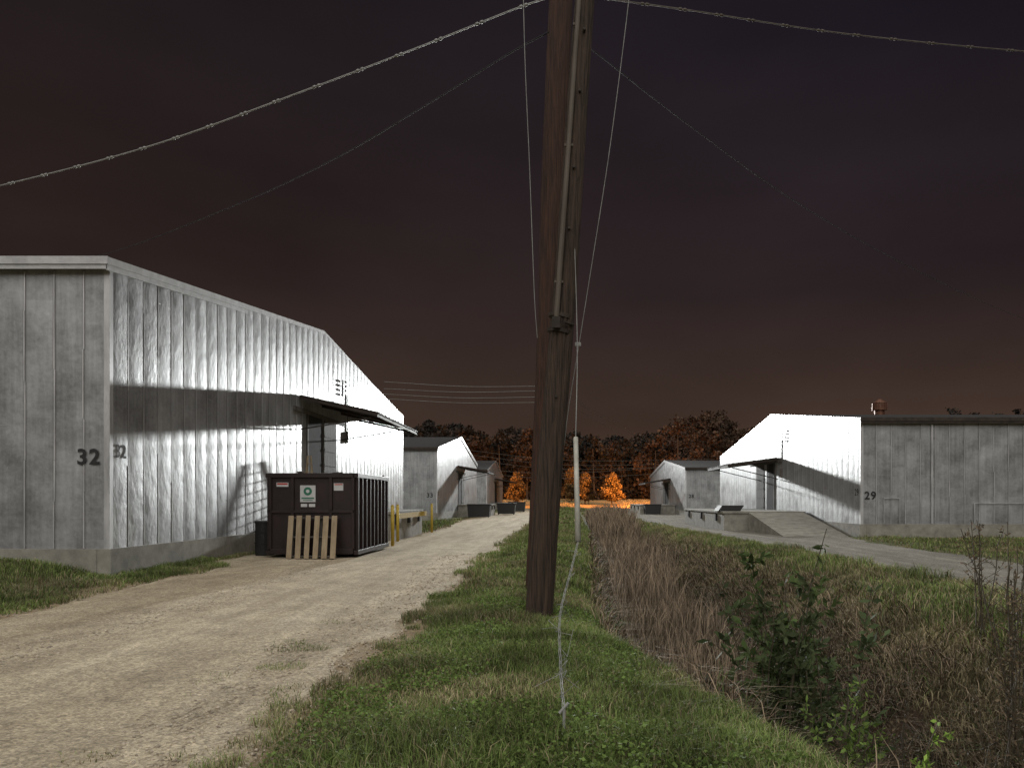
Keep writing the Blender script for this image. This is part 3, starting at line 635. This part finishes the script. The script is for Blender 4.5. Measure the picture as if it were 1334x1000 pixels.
for s in (.3,.52,.6,.7,.78): c=fb.lerp(ft,s); mb.cyl((c.x+.02,c.y-.19,c.z),(c.x+.02,c.y-.10,c.z),.018,.018,8)
o=mb.obj("pole_band",M_rustd); o.parent=p1
def spline(pts,K=14):
    out=[]; P=[pts[0]*2-pts[1]]+pts+[pts[-1]*2-pts[-2]]
    for i in range(1,len(P)-2):
        for k in range(K):
            t=k/K; a,b,c,d=P[i-1],P[i],P[i+1],P[i+2]
            out.append(.5*((2*b)+(c-a)*t+(2*a-5*b+4*c-d)*t*t+(3*b-a-3*c+d)*t**3))
    out.append(pts[-1]); return out
def wire(name,pts,r,mat,clips=0):
    s=spline(pts); mb=MB(); mb.tube(s,r,6)
    if clips:
        acc=0
        for a,b in zip(s[:-1],s[1:]):
            acc+=(b-a).length
            if acc>clips:
                acc=0; u=(b-a).normalized(); mb.cyl(a-u*.06,a-u*.02,r*2.1,r*2.1,8); mb.cyl(a+u*.02,a+u*.06,r*2.1,r*2.1,8)
    return mb.obj(name,mat,None,True)
Wp=lambda L_:[pxp(*q) for q in L_]
wire("power_cable",Wp([(-420,318,16),(-200,286,15),(0,242,14),(200,189,13.2),(400,117,12.4),(550,60,11.9),(690,5,11.4),(760,-12,11.3)]),.011,M_wire,.62)
wire("power_cable",Wp([(745,-10,11.3),(800,0,11.6),(900,14,12),(1100,44,13),(1334,67,14),(1600,84,15),(1900,90,17)]),.010,M_cond,.62)
wire("power_cable",Wp([(715,42,11.4),(660,72,12),(560,134,13.5),(430,210,17),(300,270,22),(143,329,30),(0,360,36)]),.011,M_wired,0)
wire("power_cable",Wp([(765,60,11.4),(900,165,15),(1040,265,20),(1180,345,25),(1334,415,30),(1500,470,34)]),.009,M_wired,0)
wire("guy_wire",Wp([(681,-40,10.9),(684,80,10.9),(690,220,11),(696,380,11),(700,440,11.1)]),.006,M_wire)
wire("guy_wire",Wp([(826,-60,10.9),(812,60,10.9),(792,210,10.9),(770,350,10.9),(754,450,10.9),(741,530,10.9),(735,580,10.9)]),.006,M_wire)
for k,(a,b_) in enumerate([(497,503),(506,509),(513,517),(519,524)]):
    wire("power_cable",Wp([(500,a,58),(600,(a+b_)/2+3,54),(698,b_,50)]),.013,M_wire)
for k,(a,b_) in enumerate([(512,548),(516,552),(524,560)]):
    wire("power_cable",Wp([(740,a,50),(770,(a+b_)/2+2,58),(800,b_,66),(850,b_+28,80)]),.012,M_cond)
for k,(a,b_) in enumerate([(585,598),(592,603),(600,606),(612,604),(618,612)]):
    wire("power_cable",Wp([(600+k*10,a,110),(740,(a+b_)/2+8,115),(930,b_,120)]),.025,M_cond)
e=empty("guy_anchor",(.04,5.2,0))
gz0=float(h(.04,5.2)); A=Vector((.04,5.2,gz0)); B=pxp(753,705,9.3); C_=pxp(750,570,10.0); D_=pxp(752,450,10.4); E_=pxp(748,300,10.5)
mb=MB(); mb.cyl(B,C_,.036,.030,12); mb.obj("guy_guard",M_guard,e,True)
mb=MB()
mid=[A+Vector((0,0,.18)),A.lerp(B,.25)+Vector((-.07,0,-.02)),A.lerp(B,.5)+Vector((-.12,0,-.02)),A.lerp(B,.78)+Vector((-.05,0,0)),B]
sp=spline(mid,10)
for k in range(3):
    pts=[q+Vector((.010*math.cos(i*.9+k*2.1),.010*math.sin(i*.9+k*2.1),0)) for i,q in enumerate(sp)]; mb.tube(pts,.0032,5)
for k in range(22):
    q=sp[int(rng.integers(2,len(sp)-2))]; mb.tube([q,q+Vector(rng.normal(size=3)*.05),q+Vector(rng.normal(size=3)*.07)],.002,4)
mb.tube(spline([C_,D_,E_],8),.006,5)
for k in range(4): mb.cyl(D_+Vector((-.03,0,k*.012)),D_+Vector((.05,0,k*.012)),.006,.006,6)
mb.cyl(A+Vector((0,0,-.1)),A+Vector((0,0,.2)),.010,.010,8); mb.cyl(A+Vector((-.03,0,.17)),A+Vector((.03,0,.24)),.011,.011,8); mb.obj("guy_strand",M_wire,e)
# ------------------------------------------------------------------ lamps
fx,fy_,fz=0.2,125.0,14.4
e=empty("flood_light_mast",(fx,fy_+.6,0)); mb=MB(); mb.cyl((fx,fy_+.6,-.3),(fx,fy_+.6,fz+.3),.14,.08,14); mb.beam((fx-.7,fy_+.5,fz),(fx+.7,fy_+.5,fz),.08,.08); mb.obj("mast",M_cond,e)
mb=MB()
for s in (-.45,.45): mb.box((fx+s-.22,fy_+.2,fz-.2),(fx+s+.22,fy_+.45,fz+.2))
mb.obj("flood_head",M_rustd,e,bevel=.02)
m,nt,p=newmat("lamp_lens"); p.inputs["Emission Color"].default_value=(.9,1,.95,1); p.inputs["Emission Strength"].default_value=6
mb=MB()
for s in (-.45,.45): mb.box((fx+s-.18,fy_+.17,fz-.16),(fx+s+.18,fy_+.195,fz+.16))
mb.obj("lens",m,e)
ld=bpy.data.lights.new("flood_light",'SPOT'); ld.energy=3.5e5; ld.color=(.97,1,.985); ld.spot_size=math.radians(100); ld.spot_blend=1; ld.shadow_soft_size=.9
ld.use_nodes=True; nt=ld.node_tree; em=[n for n in nt.nodes if n.type=='EMISSION'][0]
lf=nt.nodes.new("ShaderNodeLightFalloff"); lf.inputs["Strength"].default_value=.0001; nt.links.new(lf.outputs["Constant"],em.inputs["Strength"])
lo=bpy.data.objects.new("flood_light_lamp",ld); lo.location=(fx,fy_,fz); lo.rotation_euler=Vector((-6,-100,-6)).to_track_quat('-Z','Y').to_euler(); COL.objects.link(lo); attach(lo,e)
def sodium(x,y,z,P,aim):
    e=empty("sodium_street_lamp",(x,y-1.6,0)); mb=MB(); mb.cyl((x,y-1.6,-.3),(x,y-1.6,z+.3),.1,.06,10); mb.beam((x,y-1.6,z+.25),(x,y,z+.3),.06,.06); mb.box((x-.15,y-.3,z+.16),(x+.15,y+.35,z+.3)); mb.obj("lamp_post",M_rustd,e)
    l=bpy.data.lights.new("sodium",'SPOT'); l.energy=P; l.color=(1,.36,.07); l.shadow_soft_size=.25; l.spot_size=math.radians(140); l.spot_blend=.8
    o=bpy.data.objects.new("sodium_lamp",l); o.location=(x,y,z); o.rotation_euler=Vector(aim).to_track_quat('-Z','Y').to_euler(); COL.objects.link(o); attach(o,e)
sodium(17.5,141,8,68000,(-.35,1,-.65))
sodium(-16,139,8,30000,(.4,1,-.6))
sd=bpy.data.lights.new("yard_fill",'SUN'); sd.energy=2.55; sd.angle=math.radians(100); sd.color=(1,.975,.93); so=bpy.data.objects.new("yard_fill",sd); COL.objects.link(so)  # soft fill added from behind the camera, standing in for several yard lights
so.rotation_euler=Vector((.05,.50,-.86)).to_track_quat('-Z','Y').to_euler()
# ------------------------------------------------------------------ sky
w=bpy.data.worlds.new("World"); scene.world=w; w.use_nodes=True; nt=w.node_tree; L=nt.links.new; bg=nt.nodes["Background"]
tc=N(nt,"ShaderNodeTexCoord"); s=N(nt,"ShaderNodeSeparateXYZ"); L(tc.outputs["Generated"],s.inputs[0])
def ramp(cols):
    r=N(nt,"ShaderNodeValToRGB"); e_=r.color_ramp.elements
    e_[0].position=0; e_[0].color=(*cols[0][1],1); e_[1].position=1; e_[1].color=(*cols[-1][1],1)
    for p_,c_ in cols[1:-1]: k=e_.new(p_); k.color=(*c_,1)
    L(s.outputs[2],r.inputs[0]); return r
rR=ramp([(0,(.095,.053,.033)),(.1,(.049,.030,.0225)),(.25,(.0235,.0155,.0170)),(.5,(.0140,.0108,.0158)),(1,(.009,.008,.012))])
rL=ramp([(0,(.083,.048,.033)),(.1,(.046,.029,.022)),(.25,(.026,.0165,.0145)),(.5,(.0155,.0108,.0115)),(1,(.009,.008,.010))])
mf=N(nt,"ShaderNodeMapRange"); L(s.outputs[0],mf.inputs[0]); mf.inputs[1].default_value=-.5; mf.inputs[2].default_value=.35
mxs=N(nt,"ShaderNodeMix",data_type='RGBA'); L(mf.outputs[0],mxs.inputs[0]); L(rL.outputs[0],mxs.inputs[6]); L(rR.outputs[0],mxs.inputs[7])
mp=N(nt,"ShaderNodeMapping"); mp.inputs["Scale"].default_value=(1,1,2.6); L(tc.outputs["Generated"],mp.inputs[0])
n=N(nt,"ShaderNodeTexNoise"); n.inputs["Scale"].default_value=2.2; n.inputs["Detail"].default_value=5; L(mp.outputs[0],n.inputs["Vector"])
mr=N(nt,"ShaderNodeMapRange"); L(n.outputs["Fac"],mr.inputs[0]); mr.inputs[1].default_value=.3; mr.inputs[2].default_value=.7; mr.inputs[3].default_value=.78; mr.inputs[4].default_value=1.24
vm=N(nt,"ShaderNodeVectorMath",operation='SCALE'); L(mxs.outputs[2],vm.inputs[0]); L(mr.outputs[0],vm.inputs["Scale"]); L(vm.outputs[0],bg.inputs["Color"]); bg.inputs["Strength"].default_value=1
# ------------------------------------------------------------------ camera
cd=bpy.data.cameras.new("camera"); cam=bpy.data.objects.new("camera",cd); COL.objects.link(cam); scene.camera=cam
cd.sensor_width=36; cd.lens=36*1000/1334; cd.shift_x=-(727-667)/1334; cd.shift_y=150/1334; cd.clip_end=3000; cd.clip_start=.05
cam.location=(0,0,1.7); cam.rotation_euler=(math.radians(90),0,0)
scene.view_settings.view_transform='Standard'; scene.view_settings.look='None'; scene.view_settings.exposure=0
